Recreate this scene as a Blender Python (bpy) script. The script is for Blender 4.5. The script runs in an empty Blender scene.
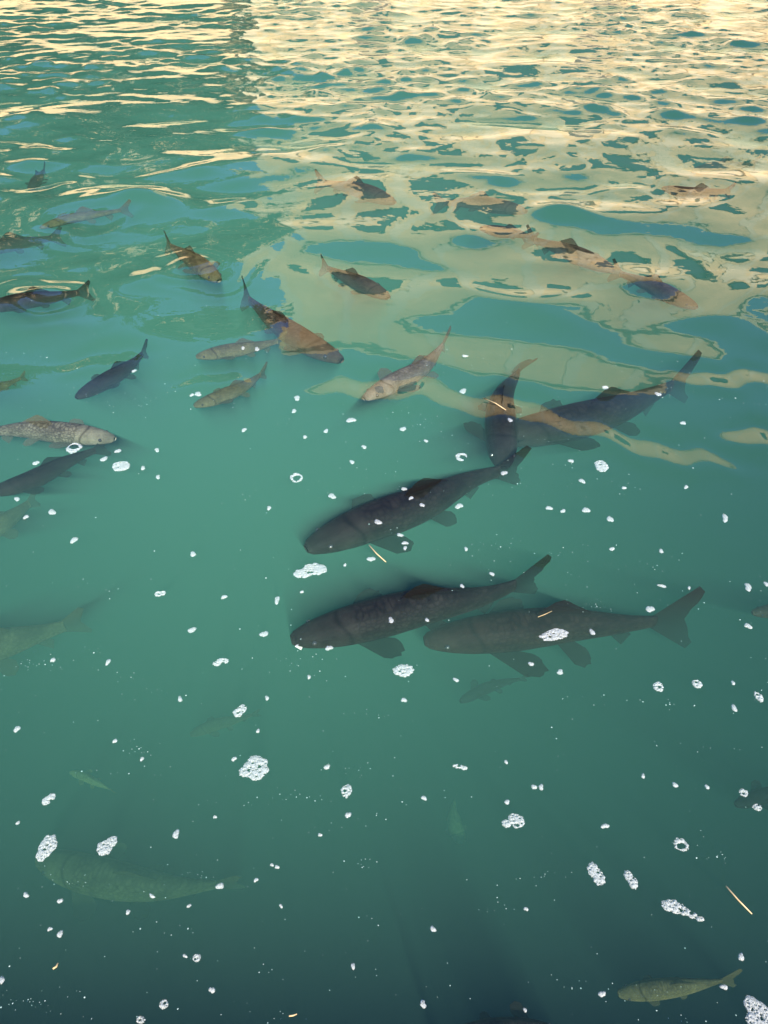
import bpy, bmesh, math, random
import numpy as np
from mathutils import Vector, Matrix

SC = bpy.context.scene
COL = SC.collection
R = math.radians

# ------------------------------------------------------------------ camera
CAM_H, PITCH, FPX = 1.5, R(42.0), 740.0
cam_data = bpy.data.cameras.new('camera')
cam = bpy.data.objects.new('camera', cam_data)
COL.objects.link(cam)
cam.location = (0, 0, CAM_H)
cam.rotation_euler = (R(90) - PITCH, 0, 0)
cam_data.sensor_fit = 'VERTICAL'
cam_data.sensor_height = 24.0
cam_data.lens = FPX / 1024 * 24.0
cam_data.clip_start, cam_data.clip_end = 0.05, 2000
SC.camera = cam

# ------------------------------------------------------------------ sky, sun, exposure
SUN_EL, SUN_ROT = R(40), R(168)          # behind the viewer, a little to the right
SUN_VEC = Vector((math.sin(SUN_ROT) * math.cos(SUN_EL), math.cos(SUN_ROT) * math.cos(SUN_EL), math.sin(SUN_EL)))
world = bpy.data.worlds.new('World')
SC.world = world
world.use_nodes = True
wn = world.node_tree
bg = wn.nodes['Background']
sky = wn.nodes.new('ShaderNodeTexSky')
sky.sky_type = 'NISHITA'
sky.sun_disc = False
sky.sun_elevation, sky.sun_rotation = SUN_EL, SUN_ROT
sky.air_density, sky.dust_density, sky.ozone_density = 1.0, 0.0, 9.0
wn.links.new(sky.outputs[0], bg.inputs['Color'])
bg.inputs['Strength'].default_value = 0.14

sun_data = bpy.data.lights.new('sun', 'SUN')
sun_data.energy, sun_data.angle, sun_data.color = 4.8, R(0.53), (1.0, 0.93, 0.82)
sun = bpy.data.objects.new('sun', sun_data)
COL.objects.link(sun)
sun.location = SUN_VEC * 30
sun.rotation_euler = SUN_VEC.to_track_quat('Z', 'Y').to_euler()

SC.view_settings.view_transform = 'Standard'
SC.view_settings.look = 'None'
SC.view_settings.exposure = 1.9
SC.view_settings.gamma = 1.0
cy = SC.cycles
cy.use_denoising = True
cy.max_bounces, cy.diffuse_bounces, cy.glossy_bounces = 8, 2, 3
cy.transparent_max_bounces, cy.volume_bounces = 16, 0
cy.caustics_reflective = cy.caustics_refractive = False


def at(px, py, z=0.0):
    """The point at height z that is seen at a pixel of the photograph."""
    u, v = (px - 384) / FPX, (512 - py) / FPX
    d = Vector((u, math.cos(PITCH) + v * math.sin(PITCH), -math.sin(PITCH) + v * math.cos(PITCH)))
    t = (z - CAM_H) / d.z
    return Vector((d.x * t, d.y * t, z))


def px_size(py):
    p = at(384, py)
    return (p - Vector((0, 0, CAM_H))).length / math.hypot(FPX, (py - 512))


# ------------------------------------------------------------------ materials
def new_mat(name):
    m = bpy.data.materials.new(name)
    m.use_nodes = True
    nt = m.node_tree
    nt.nodes.clear()
    out = nt.nodes.new('ShaderNodeOutputMaterial')
    return m, nt, out


def nd(nt, typ, **kw):
    n = nt.nodes.new(typ)
    for k, v in kw.items():
        setattr(n, k, v)
    return n


def math_node(nt, op, a, b=None, clamp=False):
    n = nd(nt, 'ShaderNodeMath', operation=op, use_clamp=clamp)
    for i, s in enumerate((a, b)):
        if s is None:
            continue
        if isinstance(s, (int, float)):
            n.inputs[i].default_value = s
        else:
            nt.links.new(s, n.inputs[i])
    return n.outputs[0]


def ramp(nt, fac, stops):
    n = nd(nt, 'ShaderNodeValToRGB')
    el = n.color_ramp.elements
    while len(el) < len(stops):
        el.new(0.5)
    for e, (p, c) in zip(el, stops):
        e.position = p
        e.color = (*c, 1)
    nt.links.new(fac, n.inputs[0])
    return n.outputs[0]


def mix_rgb(nt, fac, a, b, blend='MIX'):
    n = nd(nt, 'ShaderNodeMix', data_type='RGBA', blend_type=blend)
    for k, s in ((0, fac), (6, a), (7, b)):
        if isinstance(s, (int, float)):
            n.inputs[k].default_value = s
        elif isinstance(s, tuple):
            n.inputs[k].default_value = (*s, 1)
        else:
            nt.links.new(s, n.inputs[k])
    return n.outputs[2]


def simple_mat(name, col, col2=None, scale=8.0, rough=0.8, bump=0.0, detail=6):
    m, nt, out = new_mat(name)
    b = nd(nt, 'ShaderNodeBsdfPrincipled')
    b.inputs['Roughness'].default_value = rough
    tc = nd(nt, 'ShaderNodeTexCoord')
    nz = nd(nt, 'ShaderNodeTexNoise')
    nz.inputs['Scale'].default_value = scale
    nz.inputs['Detail'].default_value = detail
    nt.links.new(tc.outputs['Object'], nz.inputs['Vector'])
    nt.links.new(ramp(nt, nz.outputs[0], [(0.3, col), (0.7, col2 or col)]), b.inputs['Base Color'])
    if bump:
        bp = nd(nt, 'ShaderNodeBump')
        bp.inputs['Strength'].default_value = bump
        bp.inputs['Distance'].default_value = 0.02
        nt.links.new(nz.outputs[0], bp.inputs['Height'])
        nt.links.new(bp.outputs[0], b.inputs['Normal'])
    nt.links.new(b.outputs[0], out.inputs[0])
    return m


def water_surface_mat():
    m, nt, out = new_mat('rippled_water_skin')
    geo = nd(nt, 'ShaderNodeNewGeometry')
    tc = nd(nt, 'ShaderNodeTexCoord')
    nz = nd(nt, 'ShaderNodeTexNoise')
    nz.inputs['Scale'].default_value = 9.0
    nz.inputs['Detail'].default_value = 2.0
    nt.links.new(tc.outputs['Object'], nz.inputs['Vector'])
    sep = nd(nt, 'ShaderNodeSeparateXYZ')
    nt.links.new(tc.outputs['Object'], sep.inputs[0])
    strength = nd(nt, 'ShaderNodeMapRange')
    strength.inputs[1].default_value, strength.inputs[2].default_value = 2.0, 6.0
    strength.inputs[3].default_value, strength.inputs[4].default_value = 0.006, 0.06
    nt.links.new(sep.outputs[1], strength.inputs[0])
    bp = nd(nt, 'ShaderNodeBump')
    bp.inputs['Distance'].default_value = 0.05
    nt.links.new(strength.outputs[0], bp.inputs['Strength'])
    nt.links.new(nz.outputs[0], bp.inputs['Height'])
    dot = nd(nt, 'ShaderNodeVectorMath', operation='DOT_PRODUCT')
    nt.links.new(bp.outputs[0], dot.inputs[0])
    nt.links.new(geo.outputs['Incoming'], dot.inputs[1])
    c = math_node(nt, 'ABSOLUTE', dot.outputs['Value'])
    c = math_node(nt, 'SUBTRACT', 1.0, c, clamp=True)
    f = math_node(nt, 'POWER', c, 5.0)
    f = math_node(nt, 'MULTIPLY', f, 0.98)
    f = math_node(nt, 'ADD', f, 0.02, clamp=True)     # Fresnel reflectance of water
    tr = nd(nt, 'ShaderNodeBsdfTransparent')
    gl = nd(nt, 'ShaderNodeBsdfGlossy')
    gl.inputs['Roughness'].default_value = 0.0
    nt.links.new(bp.outputs[0], gl.inputs['Normal'])
    mx = nd(nt, 'ShaderNodeMixShader')
    nt.links.new(f, mx.inputs[0])
    nt.links.new(tr.outputs[0], mx.inputs[1])
    nt.links.new(gl.outputs[0], mx.inputs[2])
    nt.links.new(mx.outputs[0], out.inputs[0])
    return m


W_SCAT = (0.058, 0.129, 0.098)
W_ABS = (2.4, 1.42, 1.55)


def water_body_mat():
    m, nt, out = new_mat('murky_green_water')
    sc = nd(nt, 'ShaderNodeVolumeScatter')
    sc.inputs['Color'].default_value = (*[c / max(W_SCAT) for c in W_SCAT], 1)
    sc.inputs['Density'].default_value = max(W_SCAT)
    sc.inputs['Anisotropy'].default_value = -0.46
    ab = nd(nt, 'ShaderNodeVolumeAbsorption')
    mxa = max(W_ABS) * 1.02
    ab.inputs['Color'].default_value = (*[1 - c / mxa for c in W_ABS], 1)
    ab.inputs['Density'].default_value = mxa
    ad = nd(nt, 'ShaderNodeAddShader')
    nt.links.new(sc.outputs[0], ad.inputs[0])
    nt.links.new(ab.outputs[0], ad.inputs[1])
    nt.links.new(ad.outputs[0], out.inputs['Volume'])
    return m


def fish_mats(name, back, flank, belly, scale_contrast=0.5):
    m, nt, out = new_mat(name + '_skin')
    b = nd(nt, 'ShaderNodeBsdfPrincipled')
    b.inputs['Roughness'].default_value = 0.6
    b.inputs['Specular IOR Level'].default_value = 0.03
    uv = nd(nt, 'ShaderNodeUVMap')
    sep = nd(nt, 'ShaderNodeSeparateXYZ')
    nt.links.new(uv.outputs[0], sep.inputs[0])
    # v: 0 belly, 1 back
    base = ramp(nt, sep.outputs[1], [(0.12, belly), (0.42, flank), (0.8, back)])
    tc = nd(nt, 'ShaderNodeTexCoord')
    nz = nd(nt, 'ShaderNodeTexNoise')
    nz.inputs['Scale'].default_value = 22.0
    nz.inputs['Detail'].default_value = 5.0
    nt.links.new(tc.outputs['Object'], nz.inputs['Vector'])
    base = mix_rgb(nt, 0.75, base, ramp(nt, nz.outputs[0], [(0.3, (0.45, 0.45, 0.45)), (0.7, (1.3, 1.3, 1.3))]), 'MULTIPLY')
    n2 = nd(nt, 'ShaderNodeTexNoise')
    n2.inputs['Scale'].default_value = 130.0
    n2.inputs['Detail'].default_value = 3.0
    nt.links.new(tc.outputs['Object'], n2.inputs['Vector'])
    base = mix_rgb(nt, 0.35, base, ramp(nt, n2.outputs[0], [(0.35, (0.55, 0.55, 0.52)), (0.68, (1.5, 1.45, 1.35))]), 'MULTIPLY')
    mp = nd(nt, 'ShaderNodeMapping')
    mp.inputs['Scale'].default_value = (46, 15, 1)
    nt.links.new(uv.outputs[0], mp.inputs[0])
    vo = nd(nt, 'ShaderNodeTexVoronoi', feature='DISTANCE_TO_EDGE')
    vo.inputs['Scale'].default_value = 1.0
    vo.inputs['Randomness'].default_value = 0.65
    nt.links.new(mp.outputs[0], vo.inputs['Vector'])
    on_body = nd(nt, 'ShaderNodeMapRange')       # no scales on the head
    on_body.inputs[1].default_value, on_body.inputs[2].default_value = 0.2, 0.24
    nt.links.new(sep.outputs[0], on_body.inputs[0])
    sc = ramp(nt, vo.outputs[0], [(0.02, (1 - scale_contrast,) * 3), (0.22, (1.0,) * 3)])
    base = mix_rgb(nt, on_body.outputs[0], base, mix_rgb(nt, 1.0, base, sc, 'MULTIPLY'))
    # gill cover: a dark curved line behind the head
    bow = math_node(nt, 'SUBTRACT', sep.outputs[1], 0.5)
    bow = math_node(nt, 'MULTIPLY', math_node(nt, 'MULTIPLY', bow, bow), -0.16)
    gl = math_node(nt, 'ABSOLUTE', math_node(nt, 'SUBTRACT', math_node(nt, 'SUBTRACT', sep.outputs[0], 0.205), bow))
    base = mix_rgb(nt, 1.0, base, ramp(nt, gl, [(0.0, (0.35, 0.33, 0.30)), (0.013, (1.0, 1.0, 1.0))]), 'MULTIPLY')
    nt.links.new(base, b.inputs['Base Color'])
    bp = nd(nt, 'ShaderNodeBump')
    bp.inputs['Strength'].default_value = 0.35
    bp.inputs['Distance'].default_value = 0.004
    nt.links.new(vo.outputs[0], bp.inputs['Height'])
    nt.links.new(bp.outputs[0], b.inputs['Normal'])
    nt.links.new(b.outputs[0], out.inputs[0])
    # fins: thin, let some light through
    f, nt, out = new_mat(name + '_fin')
    uv = nd(nt, 'ShaderNodeUVMap')
    wv = nd(nt, 'ShaderNodeTexWave', wave_type='BANDS', bands_direction='X')
    wv.inputs['Scale'].default_value = 5.0
    nt.links.new(uv.outputs[0], wv.inputs['Vector'])
    fc = tuple(0.6 * a + 0.4 * c for a, c in zip(back, flank))
    colr = ramp(nt, wv.outputs[0], [(0.0, tuple(c * 0.65 for c in fc)), (1.0, fc)])
    df = nd(nt, 'ShaderNodeBsdfDiffuse')
    tl = nd(nt, 'ShaderNodeBsdfTranslucent')
    tp = nd(nt, 'ShaderNodeBsdfTransparent')
    nt.links.new(colr, df.inputs[0])
    nt.links.new(colr, tl.inputs[0])
    m1, m2 = nd(nt, 'ShaderNodeMixShader'), nd(nt, 'ShaderNodeMixShader')
    m1.inputs[0].default_value, m2.inputs[0].default_value = 0.35, 0.26
    nt.links.new(df.outputs[0], m1.inputs[1])
    nt.links.new(tl.outputs[0], m1.inputs[2])
    nt.links.new(m1.outputs[0], m2.inputs[1])
    nt.links.new(tp.outputs[0], m2.inputs[2])
    nt.links.new(m2.outputs[0], out.inputs[0])
    return m, f


M_SURF, M_BODY = water_surface_mat(), water_body_mat()
M_STONE = simple_mat('golden_limestone', (0.51, 0.335, 0.155), (0.63, 0.435, 0.215), 1.3, 0.9, 0.3)
M_TRIM = simple_mat('pale_limestone', (0.50, 0.38, 0.22), (0.60, 0.46, 0.28), 2.2, 0.85, 0.2)
M_GLASS = simple_mat('dark_window', (0.015, 0.022, 0.022), (0.03, 0.04, 0.04), 3.0, 0.15)
M_WOOD = simple_mat('dark_wood', (0.05, 0.03, 0.018), (0.09, 0.055, 0.03), 6, 0.6)
M_PAVE = simple_mat('pavement_stone', (0.36, 0.31, 0.24), (0.46, 0.41, 0.33), 3.0, 0.9, 0.3)
M_MUD = simple_mat('pool_floor_silt', (0.05, 0.06, 0.045), (0.08, 0.09, 0.06), 2.0, 0.95)
M_BARK = simple_mat('bark', (0.06, 0.045, 0.03), (0.12, 0.09, 0.06), 12, 0.95, 0.5)
M_LEAF = simple_mat('leaf_green', (0.010, 0.023, 0.009), (0.022, 0.042, 0.015), 1.2, 0.7)
def foam_mat():
    m, nt, out = new_mat('white_foam')
    tc = nd(nt, 'ShaderNodeTexCoord')
    vo = nd(nt, 'ShaderNodeTexVoronoi')
    vo.inputs['Scale'].default_value = 420.0
    nt.links.new(tc.outputs['Object'], vo.inputs['Vector'])
    df = nd(nt, 'ShaderNodeBsdfDiffuse')
    df.inputs['Color'].default_value = (0.80, 0.81, 0.79, 1)
    tp = nd(nt, 'ShaderNodeBsdfTransparent')
    mx = nd(nt, 'ShaderNodeMixShader')
    # each bubble is filmy in the middle and whiter at its rim
    cov = nd(nt, 'ShaderNodeMapRange')
    cov.inputs[1].default_value, cov.inputs[2].default_value = 0.15, 0.65
    cov.inputs[3].default_value, cov.inputs[4].default_value = 0.07, 0.235
    nt.links.new(vo.outputs['Distance'], cov.inputs[0])
    nt.links.new(cov.outputs[0], mx.inputs[0])
    nt.links.new(tp.outputs[0], mx.inputs[1])
    nt.links.new(df.outputs[0], mx.inputs[2])
    nt.links.new(mx.outputs[0], out.inputs[0])
    return m


M_FOAM = foam_mat()
M_SPECK = simple_mat('pale_speck', (0.10, 0.16, 0.14), (0.26, 0.34, 0.30), 40, 0.8)
M_STRAW = simple_mat('dry_straw', (0.26, 0.17, 0.075), (0.42, 0.30, 0.15), 60, 0.7)
M_EYE = simple_mat('fish_eye', (0.012, 0.012, 0.010), (0.02, 0.018, 0.012), 30, 0.2)
M_LIP = simple_mat('pale_lip', (0.42, 0.40, 0.34), (0.55, 0.52, 0.45), 40, 0.5)


# ------------------------------------------------------------------ object helpers
def tag(o, label=None, cat=None, group=None, kind=None):
    for k, v in (('label', label), ('category', cat), ('group', group), ('kind', kind)):
        if v:
            o[k] = v
    return o


def mesh_obj(name, verts, faces, mats, parent=None, smooth=False, loc=None):
    me = bpy.data.meshes.new(name)
    me.from_pydata([tuple(v) for v in verts], [], faces)
    for m in (mats if isinstance(mats, (list, tuple)) else [mats]):
        me.materials.append(m)
    if smooth:
        me.polygons.foreach_set('use_smooth', [True] * len(me.polygons))
    o = bpy.data.objects.new(name, me)
    COL.objects.link(o)
    if parent:
        o.parent = parent
    if loc is not None:
        o.location = loc
    return o


def empty(name, loc):
    o = bpy.data.objects.new(name, None)
    COL.objects.link(o)
    o.location = loc
    return o


class MB:
    def __init__(self):
        self.v, self.f = [], []

    def box(self, x0, x1, y0, y1, z0, z1):
        b = len(self.v)
        self.v += [(x, y, z) for z in (z0, z1) for y in (y0, y1) for x in (x0, x1)]
        self.f += [[b + i for i in q] for q in ((0, 2, 3, 1), (4, 5, 7, 6), (0, 1, 5, 4), (2, 6, 7, 3), (0, 4, 6, 2), (1, 3, 7, 5))]
        return self

    def poly(self, pts):
        b = len(self.v)
        self.v += [tuple(p) for p in pts]
        self.f.append(list(range(b, b + len(pts))))
        return self

    def tube(self, pts, radii, n=8):
        b = len(self.v)
        for i, (p, r) in enumerate(zip(pts, radii)):
            p = Vector(p)
            d = (Vector(pts[min(i + 1, len(pts) - 1)]) - Vector(pts[max(i - 1, 0)])).normalized()
            a = d.orthogonal().normalized()
            c = d.cross(a)
            for k in range(n):
                t = 2 * math.pi * k / n
                self.v.append(tuple(p + a * r * math.cos(t) + c * r * math.sin(t)))
        for i in range(len(pts) - 1):
            for k in range(n):
                self.f.append([b + i * n + k, b + i * n + (k + 1) % n, b + (i + 1) * n + (k + 1) % n, b + (i + 1) * n + k])
        self.f.append([b + k for k in range(n)][::-1])
        self.f.append([b + (len(pts) - 1) * n + k for k in range(n)])
        return self

    def build(self, name, mat, parent=None, smooth=False, loc=None):
        return mesh_obj(name, self.v, self.f, mat, parent, smooth, loc)


# ------------------------------------------------------------------ the water
FAR = 25.0
def smoothstep(a, b, x):
    t = np.clip((x - a) / (b - a), 0, 1)
    return t * t * (3 - 2 * t)


rng = np.random.default_rng(11)
def band(n, l0, l1, spread, slope, power=0.0, tilt=0.08):
    lam = np.exp(rng.uniform(math.log(l0), math.log(l1), n))
    th = rng.normal(tilt, spread, n)
    k = 2 * math.pi / lam
    w = lam ** power
    w /= math.sqrt((w ** 2).sum() / 2)
    return k * np.sin(th), k * np.cos(th), slope * w / k, rng.uniform(0, 2 * math.pi, n)


LONG = band(26, 0.62, 1.7, 0.60, 1.0)
MID = band(36, 0.26, 0.62, 0.70, 1.0)
SHORT = band(36, 0.13, 0.27, 0.80, 1.0)
GUST = band(12, 1.6, 4.0, 1.2, 1.0)


def wave_sum(b, X, Y):
    z = np.zeros_like(X)
    for kx, ky, a, p in zip(*b):
        z += a * np.sin(kx * X + ky * Y + p)
    return z


# local dips and swells seen in the calm middle distance: x px, y px, size x, size y (m), tilt
SWELLS = [(385, 388, 0.19, 0.10, -0.13, 0.0), (500, 408, 0.28, 0.09, -0.13, 0.35), (655, 448, 0.20, 0.075, -0.15, 0.42),
          (766, 440, 0.10, 0.08, -0.15, 0.0), (225, 380, 0.15, 0.06, -0.11, -0.1),
          (105, 360, 0.14, 0.08, -0.10, -0.1), (725, 378, 0.14, 0.07, -0.12, 0.1)]


def wave_height(X, Y):
    g = wave_sum(GUST, X, Y)
    gust = 1.0 + 0.35 * np.clip(g / (np.abs(g).std() + 1e-6), -1.6, 1.6)
    warp_x = 0.10 * np.sin(1.7 * Y + 0.9 * X + 1.0) + 0.05 * np.sin(4.1 * X - 2.2 * Y)
    warp_y = 0.10 * np.sin(1.3 * X - 0.8 * Y + 2.0) + 0.05 * np.sin(3.7 * Y + 2.9 * X)
    left = 1.0 + 0.12 * smoothstep(0.2, -1.2, X) - 0.25 * smoothstep(-0.4, -2.0, X) * smoothstep(4.2, 6.0, Y)
    e1 = (0.056 * smoothstep(2.15, 3.1, Y) - 0.018 * smoothstep(5.0, 7.5, Y)) * left
    e2 = (0.030 * smoothstep(2.2, 3.2, Y) + 0.046 * smoothstep(3.1, 6.0, Y)) * left
    e3 = (0.004 * smoothstep(2.6, 3.6, Y) + 0.085 * smoothstep(3.6, 7.5, Y)) * left
    z = e1 * wave_sum(LONG, X + warp_x, Y + warp_y)
    zm = e2 * gust * wave_sum(MID, X + warp_x, Y + warp_y) + e3 * gust * wave_sum(SHORT, X + 0.5 * warp_x, Y + 0.5 * warp_y)
    z += zm + 0.20 * zm * zm / (e2 / 15 + e3 / 32 + 2e-4)      # crests sharper than troughs
    for px, py, sx, sy, t, ang in SWELLS:
        p = at(px, py)
        rx, ry = X - p.x, Y - p.y
        qx = rx * math.cos(ang) - ry * math.sin(ang) + 0.03 * np.sin(21 * ry + 9 * px)
        qy = rx * math.sin(ang) + ry * math.cos(ang) + 0.022 * np.sin(17 * rx + px) + 0.012 * np.sin(41 * rx + 3 * px)
        dx, dy = qx / sx, qy / sy
        z += t * sy * dy * np.exp(-0.5 * (dx * dx + dy * dy) ** 1.5)
    for px, py, amp, lam, rad in ((690, 192, .0030, .21, .30), (205, 262, .0032, .17, .30), (40, 300, .0035, .16, .30), (100, 214, .003, .2, .4)):
        p = at(px, py)
        r = np.hypot(X - p.x, (Y - p.y) * 1.1) + 0.06 * np.sin(7 * X + 9 * Y) + 0.03 * np.sin(19 * X - 6 * Y)
        z += amp * np.sin(2 * math.pi * r / lam) * np.exp(-(r / rad) ** 2)
    z += 0.00025 * np.sin(9 * X + 5 * Y) * np.sin(6 * Y - 4 * X)
    return z


rows = [-0.35]
while rows[-1] < FAR:
    rows.append(rows[-1] + max(0.014, 0.0045 * rows[-1]))
rows[-1] = FAR
YY = np.array(rows)
NX = 640
U = np.linspace(-1, 1, NX)
half = 2.6 + 0.95 * np.clip(YY, 0, None)
GX = half[:, None] * U[None, :]
GY = np.repeat(YY[:, None], NX, 1)
GZ = wave_height(GX, GY)
verts = np.stack([GX, GY, GZ], -1).reshape(-1, 3)
nr = len(YY)
idx = np.arange(nr * NX).reshape(nr, NX)
quads = np.stack([idx[:-1, :-1], idx[:-1, 1:], idx[1:, 1:], idx[1:, :-1]], -1).reshape(-1, 4)
me = bpy.data.meshes.new('water_surface')
me.vertices.add(len(verts))
me.vertices.foreach_set('co', verts.ravel())
me.loops.add(quads.size)
me.loops.foreach_set('vertex_index', quads.ravel().astype(np.int32))
me.polygons.add(len(quads))
me.polygons.foreach_set('loop_start', np.arange(0, quads.size, 4, dtype=np.int32))
me.polygons.foreach_set('use_smooth', np.ones(len(quads), dtype=bool))
me.update(calc_edges=True)
me.materials.append(M_SURF)
surf = bpy.data.objects.new('water_surface', me)
COL.objects.link(surf)
tag(surf, 'rippled green pool surface reflecting stone and blue sky', kind='structure')

POOL_X, POOL_D = 27.0, 2.2
water = MB().box(-POOL_X + 0.01, POOL_X - 0.01, -0.44, FAR - 0.01, -POOL_D + 0.01, -0.004).build('water', M_BODY)
tag(water, 'murky green pool water', kind='structure')
tag(MB().box(-POOL_X - 1, POOL_X + 1, -1, FAR + 1, -POOL_D - 0.4, -POOL_D).build('pool_floor', M_MUD), 'silty floor of the pool', kind='structure')

# the banks: near kerb at the viewer's feet, far quay, ground to the horizon
KERB_H, KERB_Y = 0.27, -0.06
tag(MB().box(-POOL_X, POOL_X, -0.45, KERB_Y - 0.03, -POOL_D, KERB_H - 0.06).box(-POOL_X, POOL_X, -0.5, KERB_Y, KERB_H - 0.058, KERB_H).build('pool_kerb', M_TRIM), 'pale stone kerb along the near edge of the pool', kind='structure')
tag(MB().box(-POOL_X, POOL_X, -12, -0.503, -0.2, KERB_H - 0.004).build('pavement', M_PAVE), 'stone pavement beside the pool', kind='structure')
tag(MB().box(-POOL_X, POOL_X, FAR, FAR + 0.6, -POOL_D, 0.55).box(-POOL_X, POOL_X, FAR + 0.6, FAR + 5.0, -0.2, 0.5).build('far_quay', M_STONE), 'pale stone quay on the far side of the pool', kind='structure')
gm = MB()
for x0, x1, y0, y1 in ((-900, 900, FAR + 5, 900), (-900, 900, -900, -12), (-900, -POOL_X, -12, FAR + 5), (POOL_X, 900, -12, FAR + 5)):
    gm.poly([(x0, y0, 0.2), (x1, y0, 0.2), (x1, y1, 0.2), (x0, y1, 0.2)])
tag(gm.build('ground', simple_mat('dry_ground', (0.20, 0.17, 0.11), (0.28, 0.24, 0.16), 0.3, 0.95)), 'dry ground around the pool', kind='structure')


# ------------------------------------------------------------------ far bank, seen mirrored in the water
def arched_wall(x0, x1, z0, z1, y, openings, depth):
    """Wall front with arched openings (cx, half width, sill z, spring z), with reveals."""
    mb = MB()
    ops = sorted(openings)
    if len({o[2] for o in ops}) > 1:          # two rows of openings: one wall band for each
        cut = 10.6
        a = arched_wall(x0, x1, z0, cut, y, [o for o in ops if o[2] < cut], depth)
        b = arched_wall(x0, x1, cut, z1, y, [o for o in ops if o[2] >= cut], depth)
        k = len(a.v)
        a.v += b.v
        a.f += [[i + k for i in f] for f in b.f]
        return a
    x = x0
    for cx, hw, s, sp in ops:
        mb.poly([(x, y, z0), (cx - hw, y, z0), (cx - hw, y, z1), (x, y, z1)])
        if s > z0:
            mb.poly([(cx - hw, y, z0), (cx + hw, y, z0), (cx + hw, y, s), (cx - hw, y, s)])
            mb.poly([(cx - hw, y, s), (cx + hw, y, s), (cx + hw, y + depth, s), (cx - hw, y + depth, s)])
        n = 10
        arc = [(cx - hw * math.cos(math.pi * k / n), sp + hw * 1.15 * math.sin(math.pi * k / n)) for k in range(n + 1)]
        for (ax, az), (bx, bz) in zip(arc[:-1], arc[1:]):
            mb.poly([(ax, y, az), (bx, y, bz), (bx, y, z1), (ax, y, z1)])
            mb.poly([(ax, y, az), (ax, y + depth, az), (bx, y + depth, bz), (bx, y, bz)])
        for sx in (-hw, hw):
            mb.poly([(cx + sx, y, s), (cx + sx, y + depth, s), (cx + sx, y + depth, sp), (cx + sx, y, sp)])
        x = cx + hw
    mb.poly([(x, y, z0), (x1, y, z0), (x1, y, z1), (x, y, z1)])
    return mb


def building(x0, x1, y, z1, label, bays, two_rows, dome):
    root = empty('stone_building', ((x0 + x1) / 2, y, 0.5))
    tag(root, label, 'building', 'stone buildings mirrored in the pool')
    cx0 = (x0 + x1) / 2
    ox = Matrix.Translation((-cx0, -y, -0.5))

    def part(mb, name, mat, parent=None):
        mb.v = [tuple(ox @ Vector(v)) for v in mb.v]
        return mb.build(name, mat, parent or root)
    w = (x1 - x0) / bays
    low = [(x0 + w * (i + 0.5), w * 0.30, 0.5, 3.0) for i in range(bays)]
    mid_z = 5.6 if two_rows else z1
    wall = part(arched_wall(x0, x1, 0.5, mid_z, y, low, 0.35), 'wall', M_STONE)
    for i, (cx, hw, s, sp) in enumerate(low):
        part(MB().box(cx - hw, cx + hw, y + 0.35, y + 0.45, 0.5, sp + hw * 1.2), 'blind_arch', M_TRIM, wall)
        if i % 3 == 1:
            part(MB().box(cx - 0.55, cx + 0.55, y + 0.27, y + 0.347, 0.5, 2.7), 'door', M_WOOD, wall)
    if two_rows:
        up = [(x0 + w * (i + 0.5), w * 0.29, 6.2, 8.6) for i in range(bays)]
        up_wall = part(arched_wall(x0, x1, mid_z + 0.004, z1, y + 0.006, up, 0.35), 'upper_wall', M_STONE)
        for cx, hw, s, sp in up:
            fr = part(MB().box(cx - hw, cx + hw, y + 0.35, y + 0.40, s, sp + hw * 1.2), 'window', M_GLASS, up_wall)
        part(MB().box(x0 - 0.1, x1 + 0.1, y - 0.22, y - 0.003, mid_z - 0.18, mid_z + 0.18), 'string_course', M_TRIM)
    part(MB().box(x0 - 0.25, x1 + 0.25, y - 0.4, y + 8.2, z1, z1 + 0.35), 'cornice', M_TRIM)
    part(MB().box(x0 + 0.002, x1 - 0.002, y + 1.0, y + 8, 0.5, z1 - 0.002), 'rear_wall', M_STONE)
    for i in range(bays + 1):
        px = x0 + w * i
        part(MB().box(px - 0.28, px + 0.28, y - 0.07, y - 0.003, 0.5, z1 - 0.003), 'pilaster', M_TRIM)
    if dome:
        mb = MB()
        n, mrings, rad = 24, 8, dome
        for j in range(mrings + 1):
            a = math.pi / 2 * j / mrings
            for k in range(n):
                t = 2 * math.pi * k / n
                mb.v.append((cx0 + rad * math.cos(a) * math.cos(t), y + 4.5 + rad * math.cos(a) * math.sin(t), z1 + 0.36 + rad * 0.9 * math.sin(a)))
        for j in range(mrings):
            for k in range(n):
                mb.f.append([j * n + k, j * n + (k + 1) % n, (j + 1) * n + (k + 1) % n, (j + 1) * n + k])
        part(mb, 'dome', M_TRIM)
    return root


building(-4.2, 21.0, FAR + 4.2, 15.5, 'tall golden stone building with arched openings mirrored across the right', 10, True, 0)
building(-25.0, -4.5, FAR + 9.0, 13.8, 'lower golden stone building behind trees mirrored at the left', 6, False, 0)


low = MB().box(-26.0, -4.6, 0, 0.5, 0, 2.3).build('wall', M_STONE, None, False, None)
low.name, low.data.name, low.location = 'garden_wall', 'garden_wall', (0, FAR + 0.7, 0.5)
tag(low, 'low golden stone wall under the trees mirrored at the left', 'wall')
cp = MB().box(-26.1, -4.5, -0.08, 0.58, 2.302, 2.45).build('coping', M_TRIM, low)


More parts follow.
